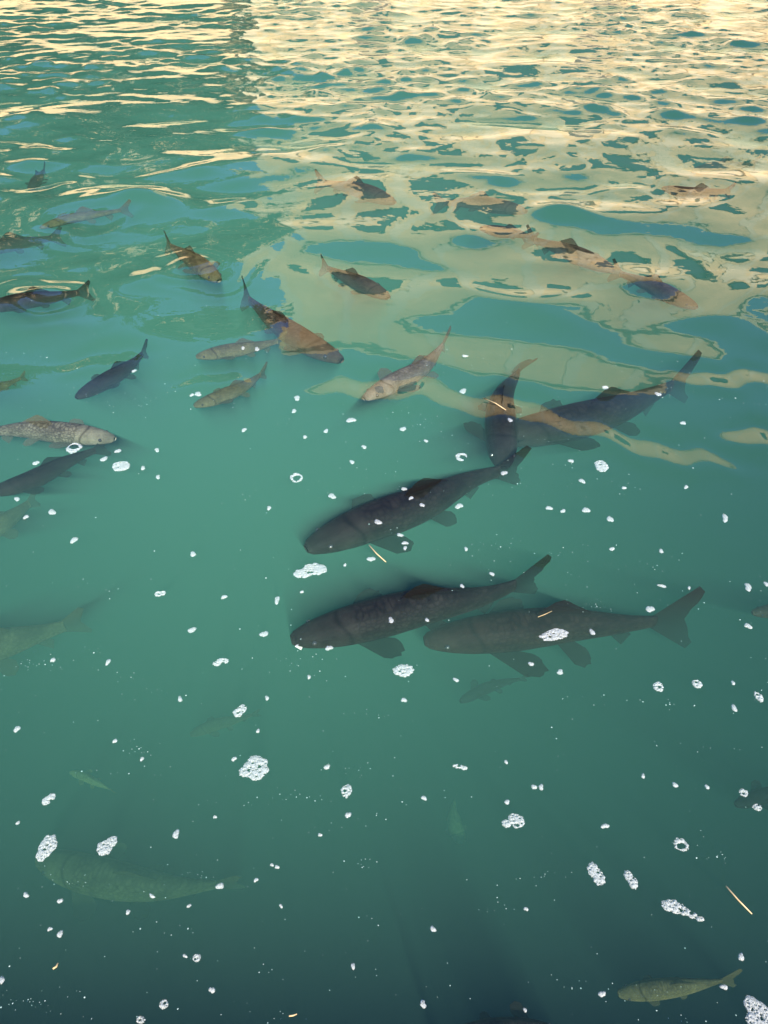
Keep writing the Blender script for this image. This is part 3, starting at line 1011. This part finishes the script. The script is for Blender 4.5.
marks = [(x, y, lab) for x, y, w, h, lab, kw in PATCH] + [(sum(q[0] for q in f['pix']) / len(f['pix']), sum(q[1] for q in f['pix']) / len(f['pix']), f['label']) for f in FISH]
marks = [m for m in marks if 0 < m[0] < 768 and 0 < m[1] < 1024]
pairs = []
for mi, (mx_, my_, lab) in enumerate(marks):
    for d in ('above', 'below', 'left of', 'right of', 'up left of', 'up right of', 'down left of', 'down right of'):
        best = None
        for fi, (x, y, w, h) in enumerate(FLECK):
            ax, ay = x - mx_, y - my_
            if d.startswith(('up', 'down')):
                diag = 0.4 < abs(ax) / (abs(ay) + 1e-6) < 2.5
                okd = diag and (ay < 0) == d.startswith('up') and (ax < 0) == ('left' in d)
            else:
                okd = None
            ok = okd if okd is not None else {'above': -ay > abs(ax), 'below': ay > abs(ax), 'left of': -ax >= abs(ay), 'right of': ax >= abs(ay)}[d]
            if ok and (best is None or math.hypot(ax, ay) < best[0]):
                best = (math.hypot(ax, ay), fi)
        if best:
            pairs.append((best[0], best[1], d, lab))
fleck_label = {}
for dist, fi, d, lab in sorted(pairs):
    if fi not in fleck_label and dist < 260:
        words = ('small foam fleck closest ' + d + ' the ' + lab).split()
        fleck_label[fi] = ' '.join(words) if len(words) <= 16 else ' '.join(words[1:17])
for i, (x, y, w, h) in enumerate(FLECK):
    fleck(x, y, w, h, 900 + i, fleck_label.get(i, 'small white foam fleck in open green water between other flecks'))

# countless specks of scum and dust at and just below the surface
rnd = random.Random(77)
V, F = [], []
def speck(p, s):
    n = 6
    i = len(V)
    el, t0 = rnd.uniform(.5, 1), rnd.uniform(0, 6.28)
    V.append((p.x, p.y, p.z + s * .4))
    for k in range(n):
        t = 2 * math.pi * k / n
        x, y = s * math.cos(t), s * el * math.sin(t)
        V.append((p.x + x * math.cos(t0) - y * math.sin(t0), p.y + x * math.sin(t0) + y * math.cos(t0), p.z))
    for k in range(n):
        F.append((i, i + 1 + k, i + 1 + (k + 1) % n))
streaks = [(rnd.uniform(-10, 780), rnd.uniform(340, 1030), rnd.uniform(-.5, .8), rnd.uniform(8, 60)) for _ in range(60)]
for k in range(1000):
    if rnd.random() < .62:
        cx, cy_, sl, ln = rnd.choice(streaks)
        q = rnd.gauss(0, 1) * ln
        x, y = cx + q + rnd.gauss(0, 5), cy_ + q * sl * .5 + rnd.gauss(0, 4)
    else:
        x, y = rnd.uniform(-60, 830), rnd.uniform(300, 1040)
    if not (270 < y < 1050):
        continue
    z = 0.0012 if rnd.random() < .35 else -rnd.uniform(.01, .16)
    speck(at(x, y, z), px_size(y) * rnd.choice([.3, .35, .4, .45, .5, .6, .85]))
tag(mesh_obj('scum_specks', V, F, M_SPECK), 'tiny pale specks of scum scattered over the water', kind='stuff')


def straw(p0, p1, r_px, label, bend=0.0):
    a, b = at(*p0, 0.0022), at(*p1, 0.0022)
    r = px_size((p0[1] + p1[1]) / 2) * r_px
    m = (a + b) / 2 + (b - a).cross(Vector((0, 0, 1))) * bend
    o = MB().tube([tuple(Vector((0, 0, 0))), tuple(m - a), tuple(b - a)], [r, r * 1.05, r * .7], 6).build('straw', M_STRAW, None, True, a)
    tag(o, label, 'straw', 'bits of straw on the water')


straw((726, 886), (752, 914), 0.75, 'long yellow straw floating at lower right', 0.02)
straw((369, 545), (386, 562), 0.6, 'straw over the fin of the big dark carp', 0.03)
straw((484, 398), (506, 410), 0.5, 'thin pale straw over the upright carp', -0.05)
straw((53, 969), (58, 963), 1.0, 'short orange straw bit at lower left', 0.15)
straw((538, 617), (552, 611), 0.28, 'reddish straw over the back of the brown carp', 0.02)
straw((289, 1016), (297, 1014), 0.8, 'short straw bit at the bottom edge', 0.05)
